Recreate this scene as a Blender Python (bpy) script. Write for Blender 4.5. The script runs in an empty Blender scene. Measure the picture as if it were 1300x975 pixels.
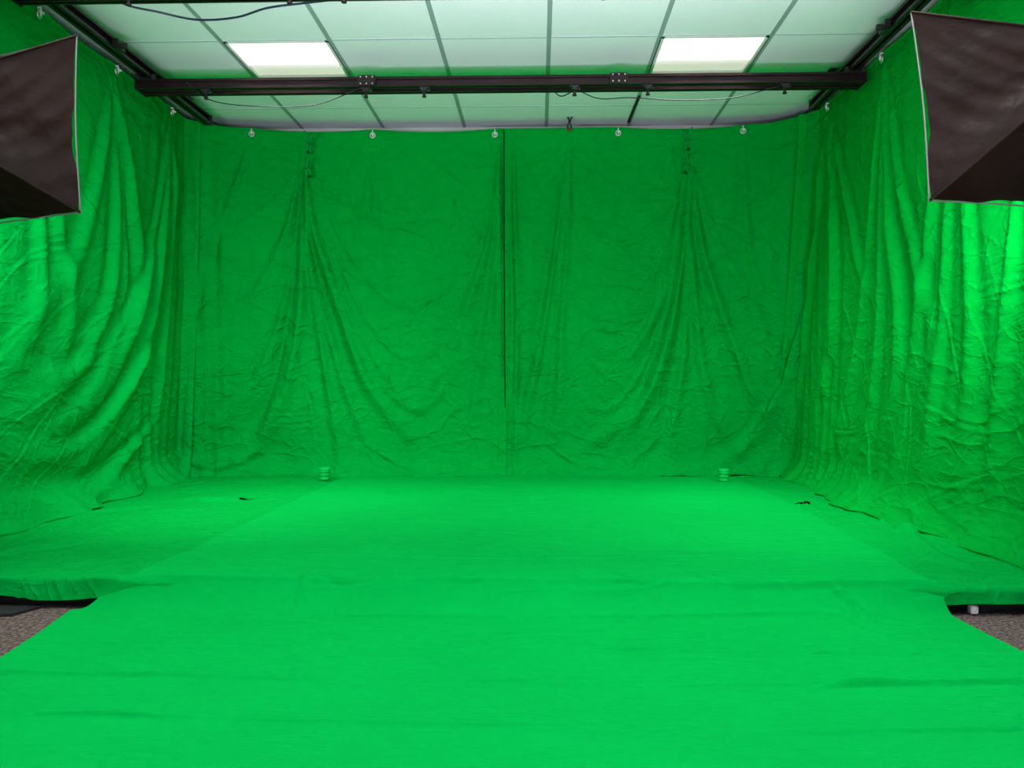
import bpy, bmesh, math, random
import numpy as np
from mathutils import Vector, Matrix, Euler
random.seed(4)
S = bpy.context.scene
COL = S.collection
S.view_settings.view_transform = 'Standard'
S.view_settings.look = 'None'
R = math.radians
# ------------------------------------------------------------------ camera
CZ = 0.78; ST = 0.09; F = 1120.0; CEIL = CZ + 1.86
cam = bpy.data.objects.new('camera', bpy.data.cameras.new('camera'))
COL.objects.link(cam); S.camera = cam
cam.location = (0, 0, CZ); cam.rotation_euler = (R(89.77), 0, R(1.74))
cam.data.sensor_width = 36; cam.data.lens = F * 36 / 1300
cam.data.clip_start = 0.05
CR = Euler((R(89.77), 0, R(1.74))).to_matrix()

def P(px, py, x=None, y=None, z=None):
    """photo measurement -> point on a real plane of the room"""
    d = CR @ Vector(((px - 650) / F, -(py - 487.5) / F, -1))
    if x is not None: t = x / d.x
    elif y is not None: t = y / d.y
    else: t = (z - CZ) / d.z
    return Vector((d.x * t, d.y * t, CZ + d.z * t))

# ------------------------------------------------------------------ materials
def mat(name, col, rough=0.6, metal=0.0, var=0.0, vscale=8, bump=0.0, bscale=60, emit=None, es=0, spec=0.5):
    m = bpy.data.materials.new(name); m.use_nodes = True
    nt = m.node_tree; b = nt.nodes['Principled BSDF']
    b.inputs['Base Color'].default_value = (*col, 1); b.inputs['Roughness'].default_value = rough
    b.inputs['Metallic'].default_value = metal; b.inputs['Specular IOR Level'].default_value = spec
    tc = nt.nodes.new('ShaderNodeTexCoord')
    n = nt.nodes.new('ShaderNodeTexNoise'); n.inputs['Scale'].default_value = vscale; n.inputs['Detail'].default_value = 5
    nt.links.new(tc.outputs['Object'], n.inputs['Vector'])
    cr = nt.nodes.new('ShaderNodeValToRGB')
    cr.color_ramp.elements[0].position = 0.3; cr.color_ramp.elements[1].position = 0.7
    cr.color_ramp.elements[0].color = (*[c * (1 - var) for c in col], 1)
    cr.color_ramp.elements[1].color = (*[min(1, c * (1 + var)) for c in col], 1)
    nt.links.new(n.outputs['Fac'], cr.inputs['Fac']); nt.links.new(cr.outputs['Color'], b.inputs['Base Color'])
    if bump:
        n2 = nt.nodes.new('ShaderNodeTexNoise'); n2.inputs['Scale'].default_value = bscale; n2.inputs['Detail'].default_value = 4
        nt.links.new(tc.outputs['Object'], n2.inputs['Vector'])
        bp = nt.nodes.new('ShaderNodeBump'); bp.inputs['Strength'].default_value = bump; bp.inputs['Distance'].default_value = 0.01
        nt.links.new(n2.outputs['Fac'], bp.inputs['Height']); nt.links.new(bp.outputs['Normal'], b.inputs['Normal'])
    if emit:
        b.inputs['Emission Color'].default_value = (*emit, 1); b.inputs['Emission Strength'].default_value = es
    return m

def cloth_mat(name, col, wr=0.5, dist=0.02, sc=(1, 1, 1), scale=2.2, rx=0.0):
    m = bpy.data.materials.new(name); m.use_nodes = True
    nt = m.node_tree; b = nt.nodes['Principled BSDF']; N = nt.nodes.new; L = nt.links.new
    b.inputs['Roughness'].default_value = 0.9; b.inputs['Specular IOR Level'].default_value = 0.08
    b.inputs['Specular Tint'].default_value = (.1, 1, .3, 1)
    tc = N('ShaderNodeTexCoord')
    cn = N('ShaderNodeTexNoise'); cn.inputs['Scale'].default_value = 1.3; cn.inputs['Detail'].default_value = 3
    L(tc.outputs['Object'], cn.inputs['Vector'])
    cr = N('ShaderNodeValToRGB')
    cr.color_ramp.elements[0].position = 0.3; cr.color_ramp.elements[1].position = 0.7
    cr.color_ramp.elements[0].color = (*[c * 0.95 for c in col], 1); cr.color_ramp.elements[1].color = (*[c * 1.05 for c in col], 1)
    L(cn.outputs['Fac'], cr.inputs['Fac']); L(cr.outputs['Color'], b.inputs['Base Color'])
    prev = None
    for (s, dt, ds, w, rot) in ((scale, 5, 1.2, 1.0, 0.0), (scale * 3.1, 5, 0.8, 0.50, 0.5), (scale * 7, 4, 0.8, 0.2, 1.1)):
        mp = N('ShaderNodeMapping'); mp.inputs['Scale'].default_value = sc; mp.inputs['Rotation'].default_value = (rx + rot * .6, rot, rot * .3)
        L(tc.outputs['Object'], mp.inputs['Vector'])
        n = N('ShaderNodeTexNoise'); n.inputs['Scale'].default_value = s; n.inputs['Detail'].default_value = dt
        n.inputs['Distortion'].default_value = ds; n.inputs['Roughness'].default_value = 0.40
        L(mp.outputs['Vector'], n.inputs['Vector'])
        a = N('ShaderNodeMath'); a.operation = 'SUBTRACT'; a.inputs[1].default_value = 0.5; L(n.outputs['Fac'], a.inputs[0])
        c = N('ShaderNodeMath'); c.operation = 'ABSOLUTE'; L(a.outputs[0], c.inputs[0])
        # thin raised creases on otherwise smooth cloth
        e1 = N('ShaderNodeMath'); e1.operation = 'MULTIPLY'; e1.inputs[1].default_value = -20.0; L(c.outputs[0], e1.inputs[0])
        e2 = N('ShaderNodeMath'); e2.operation = 'EXPONENT'; L(e1.outputs[0], e2.inputs[0])
        d = N('ShaderNodeMath'); d.operation = 'MULTIPLY'; d.inputs[1].default_value = w * .09; L(e2.outputs[0], d.inputs[0])
        if prev is None: prev = d
        else:
            e = N('ShaderNodeMath'); e.operation = 'ADD'; L(prev.outputs[0], e.inputs[0]); L(d.outputs[0], e.inputs[1]); prev = e
    bp = N('ShaderNodeBump'); bp.inputs['Strength'].default_value = wr; bp.inputs['Distance'].default_value = dist
    L(prev.outputs[0], bp.inputs['Height']); L(bp.outputs['Normal'], b.inputs['Normal'])
    return m

M = {}
M['drape'] = cloth_mat('green_muslin', (0.0, 0.32, 0.038), 1.0, 0.10, (.8, 1, 1.2), scale=2.6)
M['drape_l'] = cloth_mat('green_muslin_left', (0.0, 0.33, 0.042), .9, 0.08, (1, .5, 1.1), rx=.35, scale=2.6)
M['drape_r'] = cloth_mat('green_muslin_warm_lit', (0.0, 0.33, 0.030), .9, 0.08, (1, .5, 1.1), rx=-.3, scale=2.6)  # yellower green: mixed light on the right side painted into the colour
M['stagecloth'] = cloth_mat('green_stage_cloth', (0.0, 0.335, 0.042), 0.9, 0.07)
M['runner'] = cloth_mat('green_runner_cloth', (0.0, 0.365, 0.050), 0.6, 0.05, (0.6, 1.6, 1))
M['hem'] = mat('dark_green_seam_shade', (0.0, 0.09, 0.012), .9, var=.1, spec=.05)  # shade of the seam gap, put into a darker green
M['greenplastic'] = mat('green_plastic', (0.0, 0.36, 0.05), 0.6, var=0.05, spec=.1)
M['clampgreen'] = mat('clamp_green_plastic', (0.0, 0.28, 0.045), 0.6, var=0.05, spec=.15)
M['clampdark'] = mat('clamp_dark_green_pad', (0.0, 0.07, 0.012), 0.7, var=0.05, spec=.1)
M['greenlight'] = mat('pale_green_plastic', (0.0, 0.52, 0.10), 0.6, var=0.05, spec=.1)
M['black'] = mat('black_paint', (0.012, 0.010, 0.011), 0.38, var=0.2)
M['blackmetal'] = mat('black_anodised', (0.035, 0.017, 0.022), 0.3, 0.6, var=0.2)
M['rubber'] = mat('black_rubber', (0.010, 0.009, 0.010), 0.7, var=0.2)
M['softfabric'] = mat('brown_black_nylon', (0.0095, 0.0046, 0.0030), 0.42, var=0.35, vscale=3, bump=1.0, bscale=9, spec=.06)
M['whitefab'] = mat('white_nylon', (0.12, 0.12, 0.12), 0.7, var=0.03)
M['silver'] = mat('silver', (0.72, 0.72, 0.74), 0.3, 0.8, var=0.05)
M['whiteplastic'] = mat('white_plastic', (0.8, 0.8, 0.78), 0.4, var=0.03)
M['wall'] = mat('white_wall', (0.84, 0.80, 0.88), 0.8, var=0.02, bump=0.1)
M['ceil'] = mat('ceiling_tile', (0.83, 0.84, 0.95), 0.9, var=0.03, vscale=1.2, bump=0.15, bscale=120)
M['tbar'] = mat('ceiling_grid', (0.28, 0.36, 0.38), 0.5, var=0.05)
M['red'] = mat('red_plastic', (0.25, 0.01, 0.01), 0.4, var=0.1)
M['panel'] = mat('lamp_diffuser', (0.8, 0.8, 0.8), 0.5, var=0.0, emit=(1, 0.86, 0.82), es=.50)
M['panel_bright'] = mat('lamp_diffuser_bright', (0.9, 0.9, 0.9), 0.5, var=0.0, emit=(1, 0.96, 0.92), es=1.4)
M['softdiff'] = mat('softbox_diffuser', (0.9, 0.9, 0.9), 0.6, var=0.0, emit=(1, 0.98, 0.95), es=1)
# carpet
cm = bpy.data.materials.new('speckled_carpet'); cm.use_nodes = True
nt = cm.node_tree; b = nt.nodes['Principled BSDF']; b.inputs['Roughness'].default_value = 0.95
tc = nt.nodes.new('ShaderNodeTexCoord'); n = nt.nodes.new('ShaderNodeTexNoise'); n.inputs['Scale'].default_value = 75; n.inputs['Detail'].default_value = 5; n.inputs['Roughness'].default_value = .8
nt.links.new(tc.outputs['Object'], n.inputs['Vector'])
cr = nt.nodes.new('ShaderNodeValToRGB'); cr.color_ramp.elements[0].position = .42; cr.color_ramp.elements[1].position = .66
cr.color_ramp.elements[0].color = (0.018, 0.012, 0.009, 1); cr.color_ramp.elements[1].color = (0.33, 0.235, 0.19, 1)
nt.links.new(n.outputs['Fac'], cr.inputs['Fac']); nt.links.new(cr.outputs['Color'], b.inputs['Base Color'])
bp = nt.nodes.new('ShaderNodeBump'); bp.inputs['Strength'].default_value = .8; bp.inputs['Distance'].default_value = .01
nt.links.new(n.outputs['Fac'], bp.inputs['Height']); nt.links.new(bp.outputs['Normal'], b.inputs['Normal'])
M['carpet'] = cm

# ------------------------------------------------------------------ mesh helpers
class MB:
    def __init__(s): s.bm = bmesh.new()
    def box(s, c, size, rot=None, bev=0.0):
        r = bmesh.ops.create_cube(s.bm, size=1.0)
        mt = Matrix.Translation(Vector(c)) @ (rot.to_4x4() if rot else Matrix.Identity(4)) @ Matrix.Diagonal((*size, 1))
        bmesh.ops.transform(s.bm, matrix=mt, verts=r['verts'])
        if bev:
            es = list({e for v in r['verts'] for e in v.link_edges})
            bmesh.ops.bevel(s.bm, geom=es, offset=bev, segments=2, affect='EDGES')
        return s
    def cyl(s, a, b, r, r2=None, n=16):
        a = Vector(a); b = Vector(b); d = b - a
        q = bmesh.ops.create_cone(s.bm, cap_ends=True, segments=n, radius1=r, radius2=r if r2 is None else r2, depth=d.length)
        bmesh.ops.transform(s.bm, matrix=Matrix.Translation((a + b) / 2) @ d.to_track_quat('Z', 'Y').to_matrix().to_4x4(), verts=q['verts'])
        return s
    def tube(s, pts, r, n=8, closed=False):
        pts = [Vector(p) for p in pts]; rings = []; up = Vector((0, 0, 1))
        m = len(pts)
        for i, p in enumerate(pts):
            t = (pts[(i + 1) % m] - pts[i - 1]) if closed else (pts[min(i + 1, m - 1)] - pts[max(i - 1, 0)])
            t.normalize()
            u = up if abs(t.dot(up)) < .95 else Vector((0, 1, 0))
            a = t.cross(u).normalized(); c = a.cross(t)
            rings.append([s.bm.verts.new(p + a * math.cos(2 * math.pi * k / n) * r + c * math.sin(2 * math.pi * k / n) * r) for k in range(n)])
        for i in range(m if closed else m - 1):
            A = rings[i]; B = rings[(i + 1) % m]
            for k in range(n): s.bm.faces.new((A[k], A[(k + 1) % n], B[(k + 1) % n], B[k]))
        if not closed: s.bm.faces.new(rings[0][::-1]); s.bm.faces.new(rings[-1])
        return s
    def torus(s, c, axis, R_, r):
        axis = Vector(axis).normalized(); a = axis.orthogonal().normalized(); b_ = axis.cross(a); c = Vector(c)
        s.tube([c + (a * math.cos(t) + b_ * math.sin(t)) * R_ for t in [2 * math.pi * k / 18 for k in range(18)]], r, 8, True); return s
    def lathe(s, c, prof, n=28):
        c = Vector(c); rings = []
        for (r, z) in prof:
            rings.append([s.bm.verts.new(c + Vector((r * math.cos(2 * math.pi * k / n), r * math.sin(2 * math.pi * k / n), z))) for k in range(n)])
        for A, B in zip(rings, rings[1:]):
            for k in range(n): s.bm.faces.new((A[k], A[(k + 1) % n], B[(k + 1) % n], B[k]))
        s.bm.faces.new(rings[0][::-1]); s.bm.faces.new(rings[-1]); return s
    def prism(s, poly, z0, z1):
        A = [s.bm.verts.new((x, y, z0)) for x, y in poly]; B = [s.bm.verts.new((x, y, z1)) for x, y in poly]
        k = len(poly)
        for i in range(k): s.bm.faces.new((A[i], A[(i + 1) % k], B[(i + 1) % k], B[i]))
        s.bm.faces.new(A[::-1]); s.bm.faces.new(B); return s

def chain(p):
    v = Vector((0, 0, 0))
    while p: v += Vector(p.location); p = p.parent
    return v
def obj(name, mb, m, parent=None, label=None, smooth=False, origin=None):
    bm = mb.bm
    off = chain(parent)
    o_loc = Vector((0, 0, 0))
    if parent is None and origin is not None: o_loc = Vector(origin); off = o_loc
    bmesh.ops.recalc_face_normals(bm, faces=bm.faces) if not getattr(mb, 'grid', False) else None
    bmesh.ops.translate(bm, vec=-off, verts=bm.verts)
    me = bpy.data.meshes.new(name); bm.to_mesh(me); bm.free()
    o = bpy.data.objects.new(name, me); me.materials.append(m); COL.objects.link(o)
    o.location = o_loc
    if parent: o.parent = parent
    if smooth:
        for p in me.polygons: p.use_smooth = True
    if label: o['label'] = label
    return o
def thing(name, label, cat, loc, group=None):
    o = bpy.data.objects.new(name, None); COL.objects.link(o); o.location = loc; o.empty_display_size = .1
    o['label'] = label; o['category'] = cat
    if group: o['group'] = group
    return o
def tag(o, label, cat, group=None):
    o['label'] = label; o['category'] = cat
    if group: o['group'] = group
    return o
def struct(name, mb, m):
    o = obj(name, mb, m); o['kind'] = 'structure'; return o

def catmull(pts, n=10, closed=False):
    pts = [np.array(p, float) for p in pts]
    if len(pts) == 2: return [pts[0] * (1 - t) + pts[1] * t for t in np.linspace(0, 1, n)]
    q = [2 * pts[0] - pts[1]] + pts + [2 * pts[-1] - pts[-2]]; out = []
    for i in range(1, len(q) - 2):
        for t in np.linspace(0, 1, n, endpoint=False):
            a, b_, c, d = q[i - 1], q[i], q[i + 1], q[i + 2]
            out.append(0.5 * (2 * b_ + (c - a) * t + (2 * a - 5 * b_ + 4 * c - d) * t * t + (3 * b_ - a - 3 * c + d) * t ** 3))
    out.append(pts[-1]); return out
# numpy noise
def vnoise(x, y, seed):
    rg = np.random.RandomState(seed); T = rg.rand(64, 64)
    xi = np.floor(x).astype(int); yi = np.floor(y).astype(int); fx = x - xi; fy = y - yi
    fx = fx * fx * (3 - 2 * fx); fy = fy * fy * (3 - 2 * fy)
    g = lambda i, j: T[i % 64, j % 64]
    return (g(xi, yi) * (1 - fx) + g(xi + 1, yi) * fx) * (1 - fy) + (g(xi, yi + 1) * (1 - fx) + g(xi + 1, yi + 1) * fx) * fy - .5
def fbm(x, y, seed, o=4):
    v = 0; a = 1
    for k in range(o): v = v + a * vnoise(x * 2 ** k, y * 2 ** k, seed + k); a *= .5
    return v
def fold_field(A, B, folds):
    """A,B: 2D coordinate grids (metres). folds: list of (points, amp, w0, w1)"""
    D = np.zeros_like(A)
    for pts, amp, w0, w1 in folds:
        c = catmull(pts, 8); m = len(c) - 1
        best = np.full(A.shape, 1e9); tt = np.zeros(A.shape); sg = np.zeros(A.shape)
        for i in range(m):
            p, q = c[i], c[i + 1]; d = q - p; l2 = float(d @ d) + 1e-12
            t = np.clip(((A - p[0]) * d[0] + (B - p[1]) * d[1]) / l2, 0, 1)
            ex = A - p[0] - t * d[0]; ey = B - p[1] - t * d[1]; dd = ex * ex + ey * ey
            k = dd < best; best = np.where(k, dd, best); tt = np.where(k, (i + t) / m, tt); sg = np.where(k, np.sign(ex * d[1] - ey * d[0]), sg)
        w = w0 + (w1 - w0) * tt
        ds = np.sqrt(best) * sg / w
        env = np.clip(tt / .18, 0, 1) ** .7 * np.clip((1 - tt) / .4, 0, 1)
        D += amp * env * (np.exp(-ds ** 2) - 0.55 * np.exp(-((ds - 1.7) / 1.2) ** 2))
    return D
def strokes(A, B, n, seed, amp, w, ln, ang0, angv, sx=1.0):
    """many short straight creases; ang0/angv: mean direction and spread in radians"""
    rg = np.random.RandomState(seed); D = np.zeros_like(A)
    a0, a1, b0, b1 = A.min(), A.max(), B.min(), B.max()
    for _ in range(n):
        ca = a0 + (a1 - a0) * rg.rand(); cb = b0 + (b1 - b0) * rg.rand() ** 1.25
        an = ang0 + angv * rg.randn(); L = ln * (.4 + 1.2 * rg.rand()); c, s = math.cos(an), math.sin(an)
        da = (A - ca) * sx; db = B - cb
        u = (da * c + db * s) / (L / 2); v = -da * s + db * c
        v = v + .06 * L * rg.randn() * u * u
        ww = w * (.7 + .9 * rg.rand())
        env = np.clip(1 - u * u, 0, 1)
        D += amp * (.4 + rg.rand()) * env * (np.exp(-(v / ww) ** 2) - .5 * np.exp(-((v - 1.8 * ww) / (1.3 * ww)) ** 2))
    return D
def grid_mesh(X, Y, Z, keep=None):
    mb = MB(); mb.grid = True; bm = mb.bm; n, m = X.shape
    V = [[bm.verts.new((X[i, j], Y[i, j], Z[i, j])) for j in range(m)] for i in range(n)]
    for i in range(n - 1):
        for j in range(m - 1):
            if keep is None or keep[i, j]: bm.faces.new((V[i][j], V[i + 1][j], V[i + 1][j + 1], V[i][j + 1]))
    return mb

# ------------------------------------------------------------------ room
XL, XR, YB, YF = -2.78, 2.42, 6.50, -2.2
struct('floor', MB().box(((XL + XR) / 2, (YB + YF) / 2, -.05), (XR - XL + .2, YB - YF + .2, .1)), M['carpet'])
struct('wall_left', MB().box((XL - .05, (YB + YF) / 2, CEIL / 2), (.1, YB - YF + .2, CEIL + .2)), M['wall'])
struct('wall_right', MB().box((XR + .05, (YB + YF) / 2, CEIL / 2), (.1, YB - YF + .2, CEIL + .2)), M['wall'])
struct('wall_back', MB().box(((XL + XR) / 2, YB + .05, CEIL / 2), (XR - XL, .1, CEIL + .2)), M['wall'])
struct('wall_front', MB().box(((XL + XR) / 2, YF - .05, CEIL / 2), (XR - XL, .1, CEIL + .2)), M['wall'])
# ceiling grid
GX0 = 0.055; GY0 = 4.80
lights = [(-3, 0), (1, 0), (-3, -4), (1, -4), (-3, -8), (1, -8)]
tiles = MB(); bars = MB()
kx = [k for k in range(-6, 6)]; ky = [k for k in range(-13, 4)]
for i in kx:
    for j in ky:
        x0 = max(GX0 + .6 * i, XL); x1 = min(GX0 + .6 * (i + 1), XR); y0 = max(GY0 + .6 * j, YF); y1 = min(GY0 + .6 * (j + 1), YB)
        if x1 - x0 < .03 or y1 - y0 < .03: continue
        if (i, j) in lights: continue
        tiles.box(((x0 + x1) / 2, (y0 + y1) / 2, CEIL + .012 + random.uniform(0, .002)), (x1 - x0 - .018, y1 - y0 - .018, .02),
                  Euler((random.uniform(-.003, .003), random.uniform(-.003, .003), 0)).to_matrix())
tiles.box(((XL + XR) / 2, (YB + YF) / 2, CEIL + .09), (XR - XL + .2, YB - YF + .2, .05))
for i in kx:
    x = GX0 + .6 * i
    if XL < x < XR: bars.box((x, (YB + YF) / 2, CEIL + .003), (.024, YB - YF, .008))
cross = MB()
for j in ky:
    y = GY0 + .6 * j
    if YF < y < YB: cross.box(((XL + XR) / 2, y, CEIL + .004), (XR - XL, .016, .006))
struct('ceiling', tiles, M['ceil']); struct('trim_1', bars, M['tbar'])
M['tbar2'] = mat('ceiling_cross_grid', (0.52, 0.58, 0.66), .5, var=.03)
struct('trim_2', cross, M['tbar2'])
tr = MB().box(((XL + XR) / 2, YB - .012, CEIL - .02), (XR - XL, .024, .04)).box((XL + .012, 3, CEIL - .02), (.024, 6.8, .04)).box((XR - .012, 3, CEIL - .02), (.024, 6.8, .04))
struct('trim_3', tr, M['whiteplastic'])

def lamp(name, loc, size, energy, rot, color=(1, 1, 1), spread=180):
    l = bpy.data.lights.new(name, 'AREA'); l.shape = 'RECTANGLE'; l.size = size[0]; l.size_y = size[1]
    l.energy = energy; l.color = color; l.spread = R(spread)
    o = bpy.data.objects.new(name, l); COL.objects.link(o); o.location = loc; o.rotation_euler = rot; return o
desc = {(-3, 0): 'lit square ceiling light panel above the left half of the cross rail', (1, 0): 'lit square ceiling light panel above the right half of the cross rail',
        (-3, -4): 'lit square ceiling light panel over the left softbox', (1, -4): 'lit square ceiling light panel over the right softbox',
        (-3, -8): 'rear left lit ceiling light panel behind the camera', (1, -8): 'rear right lit ceiling light panel behind the camera'}
for (i, j) in lights:
    cx = GX0 + .6 * i + .3; cy = GY0 + .6 * j + .3
    t = thing('ceiling_light', desc[(i, j)], 'ceiling light', (cx, cy, CEIL), 'recessed ceiling light panels')
    fr = MB()
    for s in (-1, 1):
        fr.box((cx + s * .283, cy, CEIL + .012), (.022, .588, .026)); fr.box((cx, cy + s * .283, CEIL + .012), (.588, .022, .026))
    obj('frame', fr, M['whiteplastic'], t)
    for k in range(3):
        obj('diffuser', MB().box((cx, cy - .185 + .185 * k, CEIL + .018), (.54, .172, .01), bev=.003), M['panel' if k == 2 else 'panel_bright'], t)
    dv = MB()
    for k in range(2): dv.box((cx, cy - .0925 + .185 * k, CEIL + .016), (.54, .012, .014))
    obj('divider', dv, M['panel'], t)
    lamp('ceiling_lamp', (cx, cy, CEIL - .01), (.5, .5), {0: 14, -4: 4.5, -8: 2}[j], (0, 0, 0), (1, .98, .97), 84)

# ------------------------------------------------------------------ drapes
ZT = CZ + 1.79; ZB = ST + .006
def resample(path, n):
    c = np.array(catmull([(p[0], p[1]) for p in path], 12)); d = np.r_[0, np.cumsum(np.hypot(*np.diff(c, axis=0).T))]
    s = np.linspace(0, d[-1], n); return np.c_[np.interp(s, d, c[:, 0]), np.interp(s, d, c[:, 1])], d[-1]
def drape(name, label, top, bot, coord, folds, m, eyelets, sag=.02, fan=(), seed=1, flare=.10, micro=.005, seam=None, zt=None, k_amp=1.0, cr=(2.4, 3.6, 1.0), st=None):
    L = max(resample(top, 50)[1], resample(bot, 50)[1])
    ns = int(L / .008); nz = 290
    T, _ = resample(top, ns); B_, _ = resample(bot, ns)
    t = np.linspace(0, 1, nz)[None, :]
    tl = t ** 1.3
    X = T[:, :1] * (1 - tl) + B_[:, :1] * tl; Y = T[:, 1:] * (1 - tl) + B_[:, 1:] * tl
    tan = np.gradient(T, axis=0); tan /= np.linalg.norm(tan, axis=1)[:, None]
    nx = -tan[:, 1]; ny = tan[:, 0]
    sgn = np.sign((-.3 - T[:, 0]) * nx + (3.8 - T[:, 1]) * ny); sgn = np.where(sgn == 0, 1, sgn)
    nx = (nx * np.median(sgn))[:, None]; ny = (ny * np.median(sgn))[:, None]
    A = (X if coord == 'x' else Y) + 0 * t
    e = sorted(eyelets); a0 = A[:, 0]
    zt0 = (ZT if zt is None else zt)
    top_z = np.full(ns, zt0)
    for p, q in zip(e, e[1:]):
        k = (a0 >= p) & (a0 <= q); u = (a0 - p) / (q - p); top_z = np.where(k, zt0 - sag * 4 * u * (1 - u), top_z)
    Z = top_z[:, None] * (1 - t) + ZB * t
    D = fold_field(A, Z, folds) * k_amp
    low = fbm(A * 1.6, Z * .5, seed, 3)
    D += .035 * low * np.clip(t * 3, 0, 1)
    ph = fbm(A * .8, Z * .7, seed + 9, 2) * 7
    D += micro * np.sin(A * 38 + ph) * (0.3 + np.abs(vnoise(A * 2.3, Z * .4, seed + 3)) * 2)
    w1 = fbm(A * 1.1, Z * 1.1, seed + 40, 2)
    for q_, (sa, sz, tilt) in enumerate(((1, 1, .5), (1.6, 1.3, -.7))):
        nn_ = fbm(A * cr[0] * sa + tilt * Z + 1.0 * w1, Z * cr[1] * sz + 1.4 * w1 + tilt * A, seed + 20 + 6 * q_, 2)
        msk = np.clip(fbm(A * .9, Z * .9, seed + 50 + q_, 2) * 3 + .4, 0, 1) * (.35 + .65 * t)
        D += .0045 * cr[2] * np.exp(-np.abs(nn_) * 18) * msk
    for args in (st or []): D += strokes(A, Z, *args)
    for (c0, w, amp, fr) in fan:
        D += amp * np.exp(-((A - c0) / w) ** 2) * np.sin((A - c0) * fr + 1.2 * np.sin(Z * 1.7 + seed) + 2 * w1) * (0.5 + .5 * t)
    D *= np.clip(t * 8 + .15, 0, 1)
    D = np.maximum(D, -.05 - 0 * t)
    fv = 1 + 1.1 * vnoise(A * 3.3, 0 * A, seed + 60) + .5 * vnoise(A * 9, 0 * A, seed + 61)
    D += flare * fv * np.clip((t - .91) / .09, 0, 1) ** 2.2 + .03
    X = X + nx * D; Y = Y + ny * D
    X = np.clip(X, XL + .02, XR - .02)
    Y = np.where(Y > YB - .09, YB - .09 + .07 * np.tanh((Y - YB + .09) / .07), Y)
    Z = np.maximum(Z, ZB) + np.clip((t - .97) / .03, 0, 1) * .010 * np.clip(vnoise(A * 4, 0 * A, seed + 5) + .35, 0, 1)
    c = (float(X.mean()), float(Y.mean()), ZB)
    th = thing(name, label, 'backdrop', c, 'green muslin backdrop drapes')
    cl = obj('cloth', grid_mesh(X, Y, Z), m, th, smooth=True)
    pts = [(X[i, 1], Y[i, 1], Z[i, 0]) for i in range(0, ns, 4)]
    obj('top_hem', MB().tube(pts, .008, 6), m, th, smooth=True)
    pts = [(X[i, -1], Y[i, -1], Z[i, -1] + .002) for i in range(0, ns, 3)]
    obj('bottom_hem', MB().tube(pts, .007, 6), m, th, smooth=True)
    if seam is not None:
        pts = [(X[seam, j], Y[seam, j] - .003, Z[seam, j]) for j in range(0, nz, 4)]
        obj('seam_shade', MB().tube(pts, .005, 6), M['hem'], th, 'dark strip standing in for shade at the seam', smooth=True)  # thin dark tube draws the shaded gap where the back drapes meet
    for ev in eyelets:
        i = int(np.argmin(np.abs(a0 - ev))); j = 3
        p = Vector((X[i, j], Y[i, j], Z[i, 0] - .038)); nn = Vector((nx[i, 0], ny[i, 0], 0))
        eo = obj('eyelet', MB().torus(p + nn * .012, nn, .017, .006), M['silver'], th, 'silver eyelet', True)
        hk = [p + nn * .02 + Vector((0, 0, dz)) for dz in (-.008, .0, .014, .030)] + [p - nn * .03 + Vector((0, 0, .040))]
        obj('hook', MB().tube(hk, .0050, 6).box(p + nn * .022 + Vector((.006, 0, .008)), (.022, .010, .010), Euler((0, .6, 0)).to_matrix(), .002), M['whiteplastic'], eo, 'white hook')
    return th
def bk(pts): return [(P(x, y, y=6.36).x, P(x, y, y=6.36).z) for x, y in pts]
LX = P(139, 82, z=ZT).x; RX = P(1129, 66, z=ZT).x
def lf(pts): return [(P(x, y, x=LX).y, P(x, y, x=LX).z) for x, y in pts]
def rt(pts): return [(P(x, y, x=RX).y, P(x, y, x=RX).z) for x, y in pts]
g = lambda x, y, z=ZT: tuple(P(x, y, z=z))[:2]
LT = g(230, 152); RT = g(1045, 141); LB = g(210, 606, ZB); RB = g(1012, 604, ZB)
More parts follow.
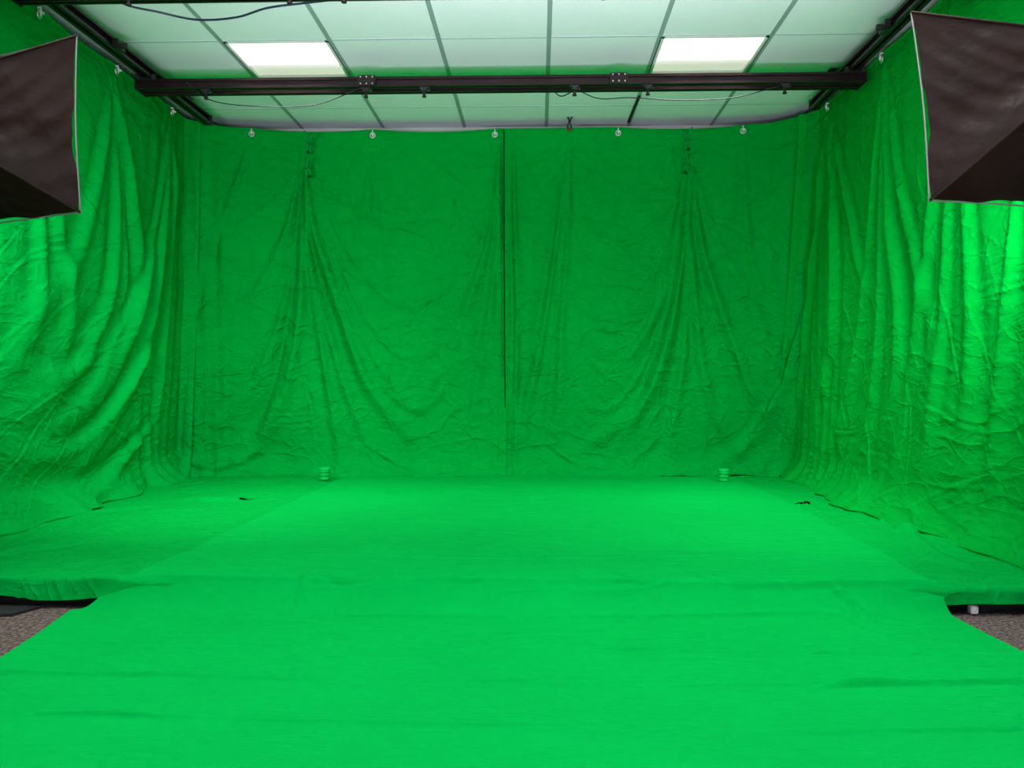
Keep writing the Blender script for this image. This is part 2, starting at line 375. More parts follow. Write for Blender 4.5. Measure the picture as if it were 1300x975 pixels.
# back left
f = [(bk([(392, 215), (402, 300), (436, 400), (476, 500), (560, 590)]), .055, .016, .06),
     (bk([(391, 215), (395, 330), (412, 450), (430, 560), (440, 600)]), .030, .014, .045),
     (bk([(390, 215), (388, 330), (375, 450), (340, 540), (250, 600)]), .055, .016, .07),
     (bk([(391, 215), (412, 320), (458, 420), (510, 500), (590, 550)]), .018, .014, .04),
     (bk([(391, 215), (398, 330), (424, 440), (458, 540), (490, 595)]), .022, .012, .04),
     (bk([(389, 215), (378, 330), (350, 430), (315, 500), (260, 560)]), .024, .014, .045),
     (bk([(389, 215), (382, 340), (362, 460), (330, 560), (300, 595)]), .022, .012, .04),
     (bk([(388, 215), (365, 300), (325, 380), (270, 450)]), .020, .014, .05),
     (bk([(388, 215), (350, 260), (290, 300), (240, 310)]), .010, .012, .04),
     (bk([(396, 215), (440, 260), (500, 290), (560, 270), (625, 180)]), .012, .010, .04),
     (bk([(396, 215), (450, 330), (520, 390), (590, 330), (630, 185)]), .012, .010, .045),
     (bk([(398, 222), (455, 385), (525, 455), (592, 385), (631, 205)]), .011, .010, .04),
     (bk([(400, 230), (460, 440), (530, 520), (590, 440), (632, 230)]), .010, .010, .045),
     (bk([(636, 180), (622, 300), (590, 400), (560, 470), (500, 560)]), .028, .012, .06),
     (bk([(632, 180), (632, 300), (618, 420), (600, 520), (585, 600)]), .022, .012, .045),
     (bk([(476, 180), (486, 260), (500, 360), (505, 420)]), .012, .012, .05),
     (bk([(476, 180), (466, 260), (450, 340), (440, 380)]), .010, .012, .04),
     (bk([(460, 560), (520, 592), (580, 596), (635, 590)]), .015, .014, .03),
     (bk([(212, 470), (225, 560), (270, 590), (330, 570), (365, 520)]), .035, .016, .05),
     (bk([(212, 540), (240, 595), (290, 602)]), .03, .016, .04),
     (bk([(327, 180), (300, 260), (262, 380), (235, 500)]), .022, .014, .06),
     (bk([(638, 0), (638, 300), (638, 450), (638, 800)]), -.016, .009, .009)]
eye = [P(x, 172, y=6.36).x for x in (327, 476, 629, 784, 940)]
stb = lambda s: [(95, s, .0050, .0062, .42, 0.1, .45), (70, s + 1, .0048, .008, .60, -1.35, .30), (110, s + 2, .0034, .0052, .20, .6, 1.2)]
drape('backdrop_drape', 'green muslin drape on the back wall, between the left corner and the middle seam',
      [LT, g(265, 160), g(310, 165), g(450, 167), g(642, 166)], [LB, g(250, 604, ZB), g(330, 602, ZB), g(480, 603, ZB), g(643, 603, ZB)], 'x', f, M['drape'],
      eye[:3], fan=[(LT[0] + .1, .14, .014, 52), (P(640, 300, y=6.36).x - .05, .06, .006, 80)], seed=3, k_amp=1.0, flare=.09, st=stb(100))
# back right
f = [(bk([(873, 212), (866, 320), (848, 430), (810, 520), (700, 592)]), .055, .016, .07),
     (bk([(874, 212), (872, 330), (868, 450), (850, 560), (845, 600)]), .030, .014, .045),
     (bk([(872, 212), (862, 340), (836, 460), (790, 560), (750, 597)]), .022, .012, .04),
     (bk([(876, 212), (890, 320), (925, 420), (960, 500), (985, 560)]), .04, .016, .06),
     (bk([(874, 212), (880, 360), (895, 480), (930, 560), (990, 600)]), .03, .016, .06),
     (bk([(870, 215), (855, 340), (815, 430), (760, 500)]), .022, .014, .045),
     (bk([(877, 215), (905, 300), (950, 370), (1000, 410)]), .016, .014, .05),
     (bk([(870, 215), (830, 290), (780, 310), (740, 270), (722, 178)]), .012, .010, .04),
     (bk([(868, 230), (820, 370), (770, 420), (735, 350), (722, 190)]), .012, .010, .045),
     (bk([(866, 270), (820, 415), (770, 470), (730, 415), (716, 280)]), .011, .010, .04),
     (bk([(862, 330), (820, 460), (770, 520), (725, 480), (712, 380)]), .010, .010, .045),
     (bk([(722, 170), (708, 300), (690, 420), (668, 520), (650, 596)]), .038, .014, .045),
     (bk([(724, 170), (720, 300), (712, 420), (708, 520), (690, 600)]), .030, .014, .045),
     (bk([(723, 170), (714, 300), (700, 420), (688, 520), (670, 600)]), .018, .010, .03),
     (bk([(648, 180), (655, 300), (665, 400), (690, 480)]), .015, .012, .05),
     (bk([(652, 120), (654, 300), (656, 420), (654, 700)]), .026, .014, .02),
     (bk([(940, 178), (948, 300), (975, 400), (1000, 470)]), .018, .014, .06),
     (bk([(1030, 200), (1018, 380), (1000, 480), (960, 560), (890, 600)]), .05, .018, .06),
     (bk([(1040, 200), (1030, 380), (1015, 520), (985, 590)]), .04, .018, .05),
     (bk([(690, 560), (740, 590), (800, 585), (850, 540)]), .014, .016, .03)]
drape('backdrop_drape', 'green muslin drape on the back wall, between the middle seam and the right corner',
      [g(640, 166), g(800, 164), g(950, 161), g(1005, 153), RT], [g(642, 603, ZB), g(800, 603, ZB), g(930, 602, ZB), g(980, 603, ZB), RB], 'x', f, M['drape'],
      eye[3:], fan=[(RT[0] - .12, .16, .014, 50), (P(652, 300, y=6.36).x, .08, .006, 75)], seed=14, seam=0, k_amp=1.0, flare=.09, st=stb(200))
# left side
f = [(lf([(139, 92), (165, 250), (180, 380), (140, 500), (20, 600)]), .036, .025, .11),
     (lf([(139, 92), (120, 250), (90, 350), (10, 420)]), .022, .025, .10),
     (lf([(139, 92), (150, 280), (140, 400), (80, 500), (-40, 540)]), .026, .025, .09),
     (lf([(139, 92), (158, 270), (162, 400), (115, 510), (0, 580)]), .018, .02, .06),
     (lf([(38, 20), (70, 250), (95, 400), (60, 500), (-40, 580)]), .020, .03, .12),
     (lf([(38, 20), (50, 250), (50, 380), (0, 480), (-60, 500)]), .018, .03, .10),
     (lf([(212, 145), (205, 300), (190, 450), (140, 560), (60, 640)]), .038, .02, .09),
     (lf([(212, 145), (195, 300), (170, 420), (110, 520)]), .024, .02, .07),
     (lf([(212, 145), (220, 300), (218, 450), (205, 600)]), .035, .02, .05),
     (lf([(200, 300), (160, 420), (80, 480), (-60, 450)]), .016, .02, .07),
     (lf([(205, 420), (150, 530), (80, 580), (-60, 560)]), .020, .02, .07),
     (lf([(210, 540), (150, 610), (80, 640), (-60, 640)]), .028, .03, .07)]
drape('backdrop_drape', 'green muslin drape along the left side wall, behind the left softbox',
      [(LT[0] + .10, LT[1] + .10), (LT[0] + .0, LT[1] + .05), g(190, 118), g(139, 82), (g(139, 82)[0], 4.0), (g(139, 82)[0] - .03, 3.08)],
      [(LB[0] + .16, LB[1] + .06), (LB[0] + .02, LB[1] + .0), g(110, 637, ZB), g(0, 672, ZB), (g(0, 672, ZB)[0] - .02, 3.6), (g(0, 672, ZB)[0] - .03, 3.08)], 'y', f, M['drape_l'],
      [P(212, 143, x=LX).y, P(139, 90, x=LX).y, P(38, 15, x=LX).y, 3.45], fan=[(LT[1] - .25, .3, .016, 40)], seed=31, flare=.13, micro=.002, cr=(.9, 3.0, .8),
      st=[(70, 301, .0036, .0065, .9, .40, .3), (50, 302, .0036, .007, .7, -.35, .35), (110, 303, .0026, .0055, .30, .15, .8)])
# right side
f = [(rt([(1129, 80), (1140, 250), (1165, 400), (1160, 520), (1120, 640)]), .030, .02, .08),
     (rt([(1129, 80), (1120, 250), (1110, 420), (1090, 540), (1060, 600)]), .030, .02, .07),
     (rt([(1129, 80), (1132, 250), (1138, 420), (1130, 540), (1110, 620)]), .022, .02, .055),
     (rt([(1129, 80), (1155, 230), (1190, 360), (1215, 480)]), .018, .02, .06),
     (rt([(1061, 135), (1075, 300), (1072, 450), (1050, 560)]), .032, .02, .06),
     (rt([(1061, 135), (1050, 300), (1035, 450), (1020, 590)]), .03, .02, .05),
     (rt([(1061, 135), (1090, 260), (1105, 340), (1130, 400)]), .018, .02, .05),
     (rt([(1215, 0), (1200, 250), (1185, 430), (1170, 560), (1160, 660)]), .018, .02, .08),
     (rt([(1215, 0), (1240, 250), (1250, 430), (1245, 560), (1230, 680)]), .018, .02, .08),
     (rt([(1215, 0), (1218, 250), (1215, 430), (1205, 560), (1190, 670)]), .014, .02, .055),
     (rt([(1300, 200), (1290, 400), (1280, 560), (1270, 700)]), .018, .02, .07)]
drape('backdrop_drape', 'green muslin drape along the right side wall, behind the right softbox',
      [(RT[0] - .12, RT[1] + .12), (RT[0] - .0, RT[1] + .04), g(1085, 104), g(1129, 66), (g(1129, 66)[0], 4.0), (g(1129, 66)[0] + .02, 3.08)],
      [(RB[0] - .16, RB[1] + .08), (RB[0] - .03, RB[1] + .02), g(1130, 653, ZB), g(1215, 680, ZB), g(1300, 705, ZB), (g(1300, 705, ZB)[0], 3.08)], 'y', f, M['drape_r'],
      [P(1061, 130, x=RX).y, P(1129, 74, x=RX).y, 3.95, 3.2], fan=[(RT[1] - .15, .35, .016, 42)], seed=45, flare=.11, micro=.002, cr=(.9, 2.6, .8),
      st=[(60, 401, .0036, .0065, .9, -.30, .3), (55, 402, .0036, .007, .8, 1.35, .25), (110, 403, .0026, .0055, .30, .15, .8)])

# ------------------------------------------------------------------ stage
SF = 3.00
t = thing('stage_platform', 'low black stage platform under the green floor cloths', 'stage', (-.2, 4.7, 0))
obj('deck', MB().box(((XL + XR) / 2, (SF + YB) / 2, ST - .012), (XR - XL - .02, YB - SF - .02, .024), bev=.003), M['black'], t)
obj('fascia', MB().box(((XL + XR) / 2, SF + .03, (ST - .024) / 2), (XR - XL - .02, .02, ST - .026)), M['rubber'], t)
for k in range(7):
    obj('leg', MB().cyl((XL + .2 + k * .79, SF + .09, 0), (XL + .2 + k * .79, SF + .09, ST - .024), .02), M['blackmetal'], t)

def stage_cloth(label, x0, x1, seed, folds, slits, hem, sg):
    n = int((x1 - x0) / .010); m = 340
    a = np.linspace(x0, x1, n)[:, None]; v = np.linspace(0, 1, m)[None, :]
    Ylen = 6.33 - (SF - .02); tot = Ylen + hem
    q = v * tot  # from back to front then over the edge
    Y = 6.33 - np.minimum(q, Ylen) - np.clip(q - Ylen, 0, hem) * .22 + 0 * a
    X = a + 0 * q
    over = np.clip(q - Ylen, 0, hem)
    base = ST + .003
    D = .008 * np.abs(fbm(X * 2.2, Y * 2.5, seed, 4)) + .008 * (fbm(X * .9, Y * 1.1, seed + 7, 2) + .5) + fold_field(X, Y, folds)
    D += np.abs(strokes(X, Y, 70, seed + 3, .007, .011, .5, .5, .8))
    D = np.maximum(D, 0) * np.clip((np.abs(X) - 1.36) / .08, 0, 1)
    hh = hem * (1 + .4 * vnoise(X * 3, 0 * X, seed + 4))
    Z = base + D - over / hem * hh
    Z = np.maximum(Z, .006)
    Y = Y - (over > 0) * .012 * vnoise(X * 8, over * 20, seed + 2) - .01 * (over > 0)
    keep = np.ones((n, m), bool)
    for (cx, cy, rx, ry, ang) in slits:
        c, s_ = math.cos(ang), math.sin(ang); dx = X - cx; dy = Y - cy
        u = dx * c + dy * s_; w = -dx * s_ + dy * c + .010 * np.sin(u * 40)
        keep &= ~((u / rx) ** 2 + (w / ry) ** 2 < 1)
    o = obj('stage_cloth', grid_mesh(X, Y, Z, keep), M['stagecloth'], smooth=True, origin=((x0 + x1) / 2, 4.7, ST))
    tag(o, label, 'floor cloth', 'green cloths spread over the stage'); return o
zz = ST + .01
def fl(pts, z=zz): return [tuple(P(x, y, z=z))[:2] for x, y in pts]
s1 = P(250, 632, z=zz); s2 = P(303, 633, z=zz); s3 = P(1003, 640, z=zz); s4 = P(1020, 639, z=zz)
stage_cloth('green cloth covering the left side of the stage, with small dark slits near the back', XL + .05, -1.25, 60,
            [(fl([(0, 700), (80, 690), (190, 660)]), .018, .03, .03), (fl([(20, 690), (120, 650), (230, 640)]), .015, .02, .03),
             (fl([(-60, 738), (0, 738), (70, 742), (190, 728)]), .03, .03, .04), (fl([(230, 633), (270, 635), (320, 632)]), .02, .025, .025)],
            [(s1.x, s1.y, .06, .014, .1), (s2.x, s2.y, .09, .014, 0)], .072, -1)
stage_cloth('green cloth covering the right side of the stage, with a small dark slit', 1.22, 2.30, 71,
            [(fl([(1130, 640), (1180, 700), (1290, 730)]), .015, .03, .03), (fl([(980, 640), (1020, 640), (1050, 632)]), .015, .02, .03),
             (fl([(1110, 660), (1150, 672), (1190, 670)]), .02, .02, .03)],
            [(s3.x, s3.y, .11, .010, 0.0), (s4.x, s4.y, .020, .028, .6)], .050, 1)
# runner
n, m = 240, 1100
u = np.linspace(0, 1, n)[:, None]; Yr = np.linspace(6.27, .9, m)[None, :]
def lerp_pts(pts):
    pts = sorted(pts); return np.interp(Yr[0], [p[0] for p in pts], [p[1] for p in pts])[None, :]
Lq = lambda x, y, z: (P(x, y, z=z).y, P(x, y, z=z).x)
xl = lerp_pts([(6.3, -1.37), Lq(370, 640, ST), (3.02, Lq(165, 737, ST)[1]), (2.90, -1.56), Lq(0, 835, .01), (2.0, -1.62), (.4, -1.6)])
xr = lerp_pts([(6.3, 1.37), Lq(1000, 640, ST), (3.02, Lq(1188, 744, ST)[1]), (2.90, 1.36), (2.7, 1.36), Lq(1300, 830, .01), (2.0, 1.42), (.4, 1.42)])
X = xl + (xr - xl) * u; Y = Yr + 0 * u
X = X + .018 * vnoise(Y * 3.1, 0 * Y, 8) * (np.abs(u - .5) * 2) ** 4
Y = Y + .03 * vnoise(X * 2, 0 * X, 6) * (Y > 6.2)
ed = SF - .015
wd = .07 + .10 * (1 - (np.abs(u - .5) * 2) ** 4)
k = np.clip((ed - Y + .004 * np.sin(X * 3)) / wd, 0, 1); k = 1 - (1 - k) ** 1.7
Z = (ST + .012) * (1 - k) + .010 * k
def pleat(pts, amp, tail=.026, drop=.006):
    """pressed fold line: cloth rises gently from behind and drops crisply on the near side"""
    pts = sorted(pts); xs = [p[0] for p in pts]; ys = [p[1] for p in pts]
    c = np.array(catmull(pts, 12)); yc = np.interp(X, c[:, 0], c[:, 1])
    d = Y - yc - .004 * vnoise(X * 6, 0 * X, int(abs(amp * 1e5)) % 97)
    e = np.clip((X - xs[0]) / .15, 0, 1) * np.clip((xs[-1] - X) / .15, 0, 1)
    v = .75 + .9 * vnoise(X * 4, 0 * X, int(abs(ys[0] * 1000)) % 91)
    return 1.45 * amp * e * v * np.where(d > 0, np.exp(-np.maximum(d, 0) / tail), np.exp(-(d / drop) ** 2))
fl2 = lambda pts: fl(pts, .01)
folds = [(fl([(405, 733), (435, 737), (480, 735)]), .010, .006, .007), (fl([(840, 676), (870, 680), (915, 694)]), .010, .008, .009),
         (fl([(1050, 740), (1100, 748), (1170, 760)]), .011, .009, .012),
         (fl2([(760, 755), (820, 770), (860, 800)]), .009, .009, .011), (fl2([(860, 750), (900, 765), (930, 790)]), .009, .009, .011),
         (fl2([(400, 752), (390, 765), (365, 795)]), .009, .009, .011), (fl2([(1050, 765), (1090, 790), (1150, 810)]), .009, .009, .014)]
Z = Z + fold_field(X, Y, folds) + .005 * np.abs(fbm(X * 1.6, Y * 2.2, 90, 4)) + .9 * np.abs(strokes(X, Y, 120, 5, .004, .009, .40, .1, .7))
Z = Z + pleat(fl2([(-300, 846), (200, 861), (500, 866), (780, 865)]), .0085) + pleat(fl2([(640, 868), (1000, 872), (1500, 866)]), .0065) \
      + pleat(fl2([(1000, 880), (1100, 872), (1300, 869), (1600, 868)]), .0110) + pleat(fl2([(-200, 900), (300, 914), (800, 926)]), .0085) \
      + pleat(fl2([(540, 820), (900, 828), (1400, 834)]), .0075) + pleat(fl2([(0, 816), (300, 822), (640, 820)]), .0050) \
      + pleat(fl([(380, 704), (640, 710), (940, 706)]), .0050) + pleat(fl2([(250, 782), (640, 786), (1150, 784)]), .0055) \
      + pleat(fl2([(600, 925), (900, 932), (1500, 925)]), .0060) + pleat([(-1.45, 2.998), (-.6, 2.985), (.2, 2.99), (.8, 2.98), (1.4, 2.995)], .0100, .028)
Z = np.where(Y > SF - .02, np.maximum(Z, ST + .006), np.maximum(Z, .005))
o = obj('floor_runner', grid_mesh(X, Y, Z), M['runner'], smooth=True, origin=(0, 3.2, 0))
tag(o, 'wide bright green cloth runner from the back wall over the stage edge onto the carpet', 'floor cloth')

# mat and adaptor
mt = MB().prism([(-1.70, 2.97), (-1.74, 2.86), (-2.60, 2.62), (-2.72, 2.97)], 0, .010)
for k in range(8): mt.box((-2.25, 2.80 + k * .020, .012), (.82 - k * .02, .008, .004))
tag(obj('rubber_mat', mt, M['rubber'], origin=(-2.2, 2.8, 0)), 'black ribbed rubber mat on the carpet at the left stage edge', 'mat')
p = P(1237, 763, y=2.97)
t = thing('power_adaptor', 'small white adaptor lying under the right stage edge', 'adaptor', (p.x, 2.98, 0))
obj('body', MB().box((p.x, 2.98, .019), (.026, .03, .030), bev=.004), M['whiteplastic'], t)
obj('cable', MB().tube(catmull([(p.x + .012, 2.98, .014), (p.x + .08, 3.0, .006), (p.x + .25, 2.99, .005), (p.x + .6, 3.0, .005)], 6), .004), M['rubber'], t)
# green tubs
for px, py, lb in ((413, 606, 'left'), (918, 608, 'right')):
    p = P(px, py, z=ST + .03); zt_ = ST + .016; t = thing('tape_tub', f'small ribbed green tub at the foot of the back drape, {lb} one of the pair', 'tub', (p.x, p.y - .02, zt_), 'green tubs by the back drape')
    c = (p.x, p.y - .02, zt_)
    obj('body', MB().lathe(c, [(.035, 0), (.036, .003), (.036, .020), (.033, .022), (.033, .026), (.036, .028), (.036, .044), (.033, .046), (.033, .050), (.036, .052), (.036, .066), (.034, .068)]), M['greenplastic'], t, smooth=False)
    obj('lid', MB().lathe(c, [(.0355, .069), (.036, .071), (.036, .080), (.034, .083), (.02, .083)]), M['greenlight'], t)
    for zb in (.010, .034, .057): obj('band', MB().lathe(c, [(.0358, zb), (.0366, zb + .001), (.0366, zb + .006), (.0358, zb + .007)]), M['greenlight'], t)

# ------------------------------------------------------------------ spring clamps on the back drapes
def clamp(px, py, tilt, label, grp, m, padm, yy=6.17, k=1.25):
    p = P(px, py, y=yy); rot = Euler((0, tilt, 0)).to_matrix()
    t = thing('spring_clamp', label, 'clamp', p, grp)
    def W(v): return p + rot @ (Vector(v) * k)
    for s in (-1, 1):
        obj('handle', MB().tube([W((0, 0, 0)), W((s * .006, -.01, .02)), W((s * .020, -.02, .045)), W((s * .028, -.022, .062))], .007, 8), m, t, smooth=True)
        obj('jaw', MB().tube([W((0, 0, 0)), W((s * .012, .004, -.018)), W((s * .010, .01, -.035)), W((s * .002, .012, -.05))], .008, 8), m, t, smooth=True)
    obj('spring', MB().torus(p, (0, 1, 0), .011, .0035), M['silver'] if m is M['black'] else padm, t, smooth=True)
    obj('pad', MB().box(W((0, .012, -.046)), (.026, .02, .018), rot, .003), padm, t)
CG = M['clampgreen']; CD = M['clampdark']
clamp(392, 182, .15, 'green spring clamp gathering the left back drape, upper of its pair', 'green clamps on the back drapes', CG, CD)
clamp(390, 213, -.2, 'green spring clamp gathering the left back drape, lower of its pair', 'green clamps on the back drapes', CG, CD)
clamp(873, 178, -.12, 'green spring clamp gathering the right back drape, upper of its pair', 'green clamps on the back drapes', CG, CD)
clamp(873, 208, .2, 'green spring clamp gathering the right back drape, lower of its pair', 'green clamps on the back drapes', CG, CD)
clamp(723, 156, 0.05, 'black spring clamp with red tip on the top hem of the back drape', None, M['black'], M['red'], 6.27, 1)

# ------------------------------------------------------------------ ceiling rails
ZS = CEIL - .10   # side rail centre
ZC = ZS - .045   # cross rail centre
def profile_rail(a, b, h=.06, w=.06):
    a = Vector(a); b = Vector(b); d = (b - a); ln = d.length; ang = math.atan2(d.y, d.x); rot = Euler((0, 0, ang)).to_matrix(); c = (a + b) / 2
    mb = MB(); mb.box(c + Vector((0, 0, h / 2 - .004)), (ln, w, .008), rot); mb.box(c - Vector((0, 0, h / 2 - .004)), (ln, w, .008), rot)
    mb.box(c, (ln, .014, h), rot)
    for s in (-1, 1): mb.box(c + rot @ Vector((0, s * (w / 2 - .003), -h / 2 + .008)), (ln, .006, .010), rot); mb.box(c + rot @ Vector((0, s * (w / 2 - .003), h / 2 - .008)), (ln, .006, .010), rot)
    return mb
rl0 = P(254, 158, z=ZS - .03); rl1 = P(72, 0, z=ZS - .03)
rr0 = P(1033, 139, z=ZS - .03); rr1 = P(1176, 0, z=ZS - .03)
XRL = (rl0.x + rl1.x) / 2; XRR = (rr0.x + rr1.x) / 2
YRL = rl0.y; YRR = rr0.y
def side_rail(x, y1, lb):
    t = thing('ceiling_rail', lb, 'rail', (x, 3.2, ZS), 'black ceiling rails')
    obj('beam', profile_rail((x, 1.0, ZS), (x, y1, ZS)), M['blackmetal'], t)
    obj('end_cap', MB().box((x, y1 + .004, ZS), (.066, .010, .068), bev=.002), M['rubber'], t)
    for y in (1.6, 2.8, 4.0, y1 - .35):
        obj('hanger', MB().box((x, y, ZS + .036), (.07, .05, .010)).cyl((x, y, ZS + .03), (x, y, CEIL + .0), .006).box((x, y, CEIL - .004), (.05, .05, .006)), M['black'], t)
side_rail(XRL, YRL, 'black ceiling rail running into the room along the left side')
side_rail(XRR, YRR, 'black ceiling rail running into the room along the right side')
def cross_rail(y, lb, skew=0):
    x0 = XRL - .07; x1 = XRR + .07
    t = thing('ceiling_rail', lb, 'rail', ((x0 + x1) / 2, y, ZC), 'black ceiling rails')
    for dy in (-.05, .05):
        obj('beam', profile_rail((x0, y + dy, ZC - .015), (x1, y + dy, ZC - .015), .055, .045), M['blackmetal'], t)
    for x in (x0, x1): obj('end_plate', MB().box((x, y, ZC - .015), (.010, .16, .066), bev=.002), M['black'], t)
    for x in (XRL, XRR):
        obj('carriage', MB().box((x, y, ZC + .010), (.10, .17, .016), bev=.003), M['black'], t)
        for sx in (-1, 1):
            for sy in (-1, 1): obj('wheel', MB().cyl((x + sx * .036, y + sy * .09, ZC + .018), (x + sx * .050, y + sy * .09, ZC + .018), .016), M['rubber'], t)
YC = P(650, 107, z=ZC - .015).y
YC2 = P(650, -14, z=ZC - .03).y
cross_rail(YC, 'long black twin cross rail under the ceiling in front of the back drape')
cross_rail(YC2, 'black cross rail nearer the camera at the top edge of the view')
def rail_clamp(px, y, lb, w=.034, drop=0):
    x = P(px, 118, y=y).x; z = ZC - .045
    t = thing('rail_clamp', lb, 'clamp', (x, y, z), 'black hanging clamps on the cross rails')
    obj('body', MB().box((x, y - .05, z - .012), (w, .04, .024), bev=.003), M['black'], t)
    obj('shoulder', MB().box((x, y - .05, z - .003), (w * 1.7, .03, .010), bev=.003), M['black'], t)
    obj('pin', MB().cyl((x, y - .05, z - .02), (x, y - .05, z - .052), .008).cyl((x, y - .05, z - .048), (x, y - .05, z - .056), .012), M['blackmetal'], t)
    obj('knob', MB().cyl((x + w / 2, y - .05, z - .014), (x + w / 2 + .016, y - .05, z - .014), .008), M['rubber'], t)
names = ['first', 'second', 'third', 'fourth', 'fifth', 'sixth']
for i, px in enumerate((266, 467, 540, 729, 821, 993)):
    rail_clamp(px, YC, f'small black hanging clamp under the long cross rail, {names[i]} from the left')
for i, px in enumerate((170, 372, 440, 765)):
    rail_clamp(px, YC2, f'small black hanging clamp at the top edge of the view, {names[i]} from the left')
def trolley(px, lb):
    x = P(px, 105, y=YC).x; t = thing('rail_trolley', lb, 'trolley', (x, YC, ZC), 'bolted trolleys on the cross rail')
    obj('plate', MB().box((x, YC - .082, ZC - .014), (.10, .012, .058), bev=.003), M['blackmetal'], t)
    obj('top_plate', MB().box((x, YC - .01, ZC + .016), (.09, .15, .006), bev=.002), M['black'], t)
    for a in (-.034, 0, .034):
        for bz in (-.032, .006): obj('bolt', MB().cyl((x + a, YC - .088, ZC + bz), (x + a, YC - .094, ZC + bz), .004), M['silver'], t, 'silver bolt')
trolley(469, 'black bolted trolley on the long cross rail, left of centre'); trolley(784, 'black bolted trolley on the long cross rail, right of centre')
def side_block(x, y, lb, s):
    t = thing('rail_stop', lb, 'rail stop', (x, y, ZS), 'stop blocks on the side rails')
    obj('block', MB().box((x + s * .045, y, ZS - .01), (.03, .09, .05), bev=.004), M['black'], t)
    obj('knob', MB().cyl((x + s * .06, y, ZS - .01), (x + s * .085, y, ZS - .01), .014).cyl((x + s * .055, y + .03, ZS - .01), (x + s * .075, y + .03, ZS - .01), .007), M['rubber'], t)
side_block(XRL, P(140, 45, x=XRL).y, 'black stop block on the left ceiling rail', 1)
side_block(XRL, P(190, 95, x=XRL).y, 'black stop block on the left ceiling rail, close to the cross rail', -1)
side_block(XRR, P(1135, 25, x=XRR).y, 'black stop block on the right ceiling rail', -1)
# cables
def cable(pts, z, r, lb, m=None):
    q = [tuple(P(x, y, z=z + dz)) for x, y, dz in pts]
    o = obj('cable', MB().tube(catmull(q, 8), r, 7), m or M['rubber'], smooth=True, origin=q[0]); tag(o, lb, 'cable')
M['bluecable'] = mat('dark_blue_cable', (.01, .015, .05), .4, var=.1)
cable([(128, -12, .03), (160, 6, 0), (200, 15, 0), (250, 25, -.02), (300, 22, -.02), (340, 10, 0), (395, 3, 0), (475, -6, .02)], ZC - .02, .005, 'dark blue cable sagging across the ceiling tiles above the left ceiling light', M['bluecable'])
cable([(236, 104, 0), (270, 128, 0), (330, 135, 0), (400, 133, 0), (462, 110, 0)], ZC - .05, .003, 'thin black cable sagging under the left end of the cross rail')
cable([(729, 112, 0), (760, 125, 0), (800, 124, 0), (860, 127, 0), (930, 124, 0), (993, 108, 0)], ZC - .05, .003, 'thin black cable sagging under the right half of the cross rail')
cable([(700, 112, 0), (712, 122, 0), (729, 115, 0)], ZC - .04, .0035, 'short black cable loop under the middle of the cross rail')
cable([(812, 122, 0), (806, 135, 0), (798, 155, 0)], CEIL - .006, .010, 'thick black line along the ceiling grid between cross rail and back wall')  # dark line on one ceiling bar, drawn as a black tube

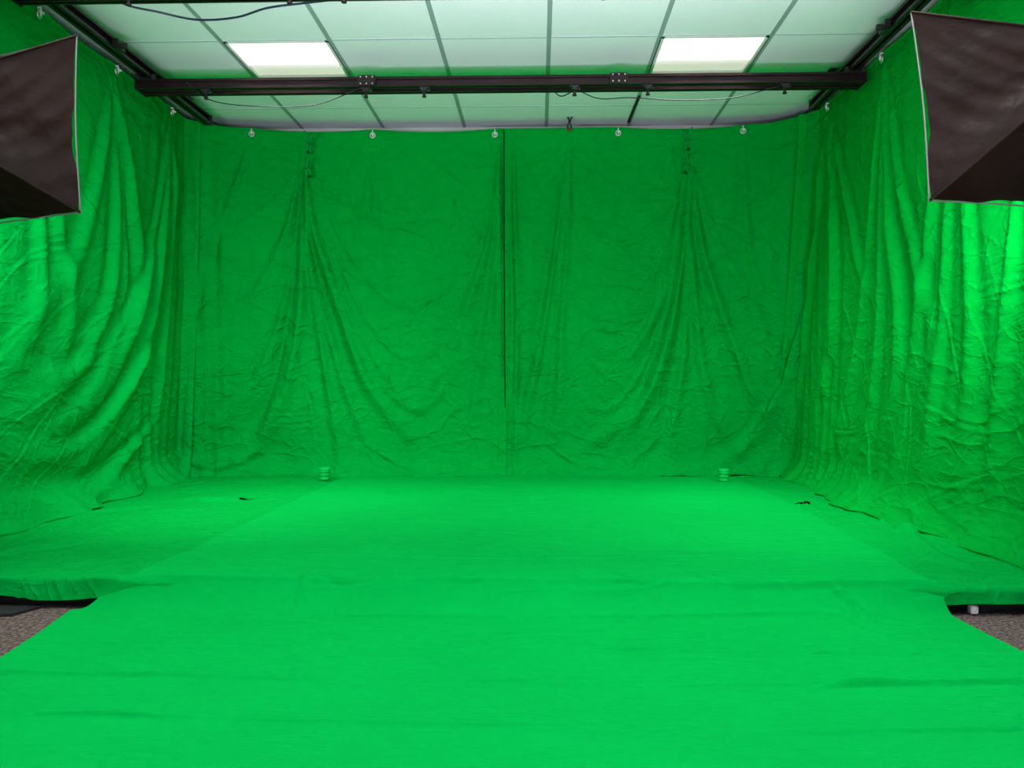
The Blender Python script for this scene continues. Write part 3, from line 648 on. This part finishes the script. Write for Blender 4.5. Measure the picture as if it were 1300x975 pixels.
# ------------------------------------------------------------------ softboxes
def softbox(c_top, c_bot, udir, width, lb, railx, energy, sp):
    """c_top/c_bot: inner top / bottom rim corners; udir: rim direction away from the centre of the room"""
    ct = Vector(c_top); cb = Vector(c_bot); uu = Vector(udir).normalized(); v = ct - cb
    A, B_, C_, D_ = ct, cb, cb + uu * width, ct + uu * width
    nrm = v.cross(uu).normalized()
    if nrm.y < 0: nrm = -nrm
    cen = (A + B_ + C_ + D_) / 4; hub = cen - nrm * .36
    t = thing('softbox', lb, 'softbox', cen, 'pair of hanging softboxes')
    h = .055; vn = v.normalized()
    hc = [hub + (-uu * h + vn * h), hub + (-uu * h - vn * h), hub + (uu * h - vn * h), hub + (uu * h + vn * h)]
    rc = [A, B_, C_, D_]
    for i in range(4):
        a, b2 = rc[i], rc[(i + 1) % 4]; c, d = hc[(i + 1) % 4], hc[i]
        mb = MB(); mb.grid = True; N = 40
        fc = ((a + b2 + c + d) / 4 - cen); inw = -(fc - nrm * fc.dot(nrm)).normalized()
        V = []
        for p in range(N + 1):
            row = []
            for q in range(N + 1):
                s_, r_ = p / N, q / N
                pt = (a * (1 - s_) + b2 * s_) * (1 - r_) + (d * (1 - s_) + c * s_) * r_
                pt = pt + inw * (.012 * math.sin(math.pi * s_) * (1 - .5 * r_)) + nrm * .004 * math.sin(9 * s_ + 5 * r_ + i)
                pt = pt + inw * .003 * math.sin(14 * s_ * (1 - r_ * .5) + 3 * r_ + 2 * i)
                cre = abs(math.sin(6 * (s_ - .5) / (1.15 - r_) + i)) * .006 * math.sin(math.pi * s_) + .004 * abs(math.sin(11 * r_ + 8 * s_ + i)) + .005 * abs(math.sin(17 * s_ - 13 * r_ + 2 * i)) * math.sin(math.pi * s_)
                pt = pt + inw * cre
                row.append(mb.bm.verts.new(pt))
            V.append(row)
        for p in range(N):
            for q in range(N): mb.bm.faces.new((V[p][q], V[p + 1][q], V[p + 1][q + 1], V[p][q + 1]))
        pn = obj('fabric_panel', mb, M['softfabric'], t, smooth=True)
        obj('rib_seam', MB().tube([a, d], .004, 6), M['softfabric'], pn)
        e0 = a; e1 = b2
        mid = (e0 + e1) / 2 + inw * .012
        edge = [tuple(x) for x in (e0, (e0 * .75 + e1 * .25) + inw * .008, mid, (e0 * .25 + e1 * .75) + inw * .008, e1)]
        obj('rim_piping', MB().tube([Vector(x) + nrm * .004 + inw * .002 for x in catmull(edge, 5)], .0028, 6), M['whitefab'], t, 'pale edge piping', True)
    mb = MB(); mb.grid = True
    rr = [cen + (x - cen) * .88 - nrm * .02 for x in rc]; mb.bm.faces.new([mb.bm.verts.new(x) for x in rr])
    obj('diffuser', mb, M['softdiff'], t, 'glowing white diffuser')
    hd = obj('lamp_head', MB().cyl(hub + nrm * .03, hub - nrm * .16, .055, .045, 24), M['black'], t)
    obj('speed_ring', MB().torus(hub, nrm, .075, .012), M['blackmetal'], t, smooth=True)
    top = Vector((railx, hub.y - .05, ZS - .03))
    hb = hub - nrm * .10
    obj('hanging_pole', MB().cyl(hb, (hb + top) / 2 + Vector((0, 0, .1)), .011).cyl((hb + top) / 2 + Vector((0, 0, .1)), top, .014), M['blackmetal'], t)
    obj('rail_bracket', MB().box(top, (.07, .06, .03), bev=.004), M['black'], t)
    aim = (nrm + Vector((0, 0, -.28))).normalized()
    lamp('softbox_lamp', cen + nrm * .045, (.46, .46), energy, (-aim).to_track_quat('Z', 'Y').to_euler(), (.92, .97, 1), sp)
yt, yb = 2.94, 2.80
softbox(P(1157, 15, y=yt), P(1180, 255, y=yb), (1, .2, -.05), .66, 'brown-black fabric softbox hanging at the upper right, seen from behind', XRR, 15, 104)
softbox(P(97, 45, y=3.02), P(102, 270, y=2.98), (-1, .15, -.12), .70, 'brown-black fabric softbox hanging at the upper left, seen from behind', XRL, 19, 108)

# added fill lamps, unseen below and behind the camera, to brighten the ceiling
lamp('added_uplight', (0, .85, .12), (1.8, .35), 88, (R(151), 0, 0), (.96, .93, 1), 86)
lamp('added_uplight', (0, .3, .45), (2.4, .8), 78, (R(156), 0, 0), (.98, .92, 1), 100)
w = bpy.data.worlds.new('world'); S.world = w; w.use_nodes = True
w.node_tree.nodes['Background'].inputs[0].default_value = (.8, .9, 1, 1); w.node_tree.nodes['Background'].inputs[1].default_value = .3
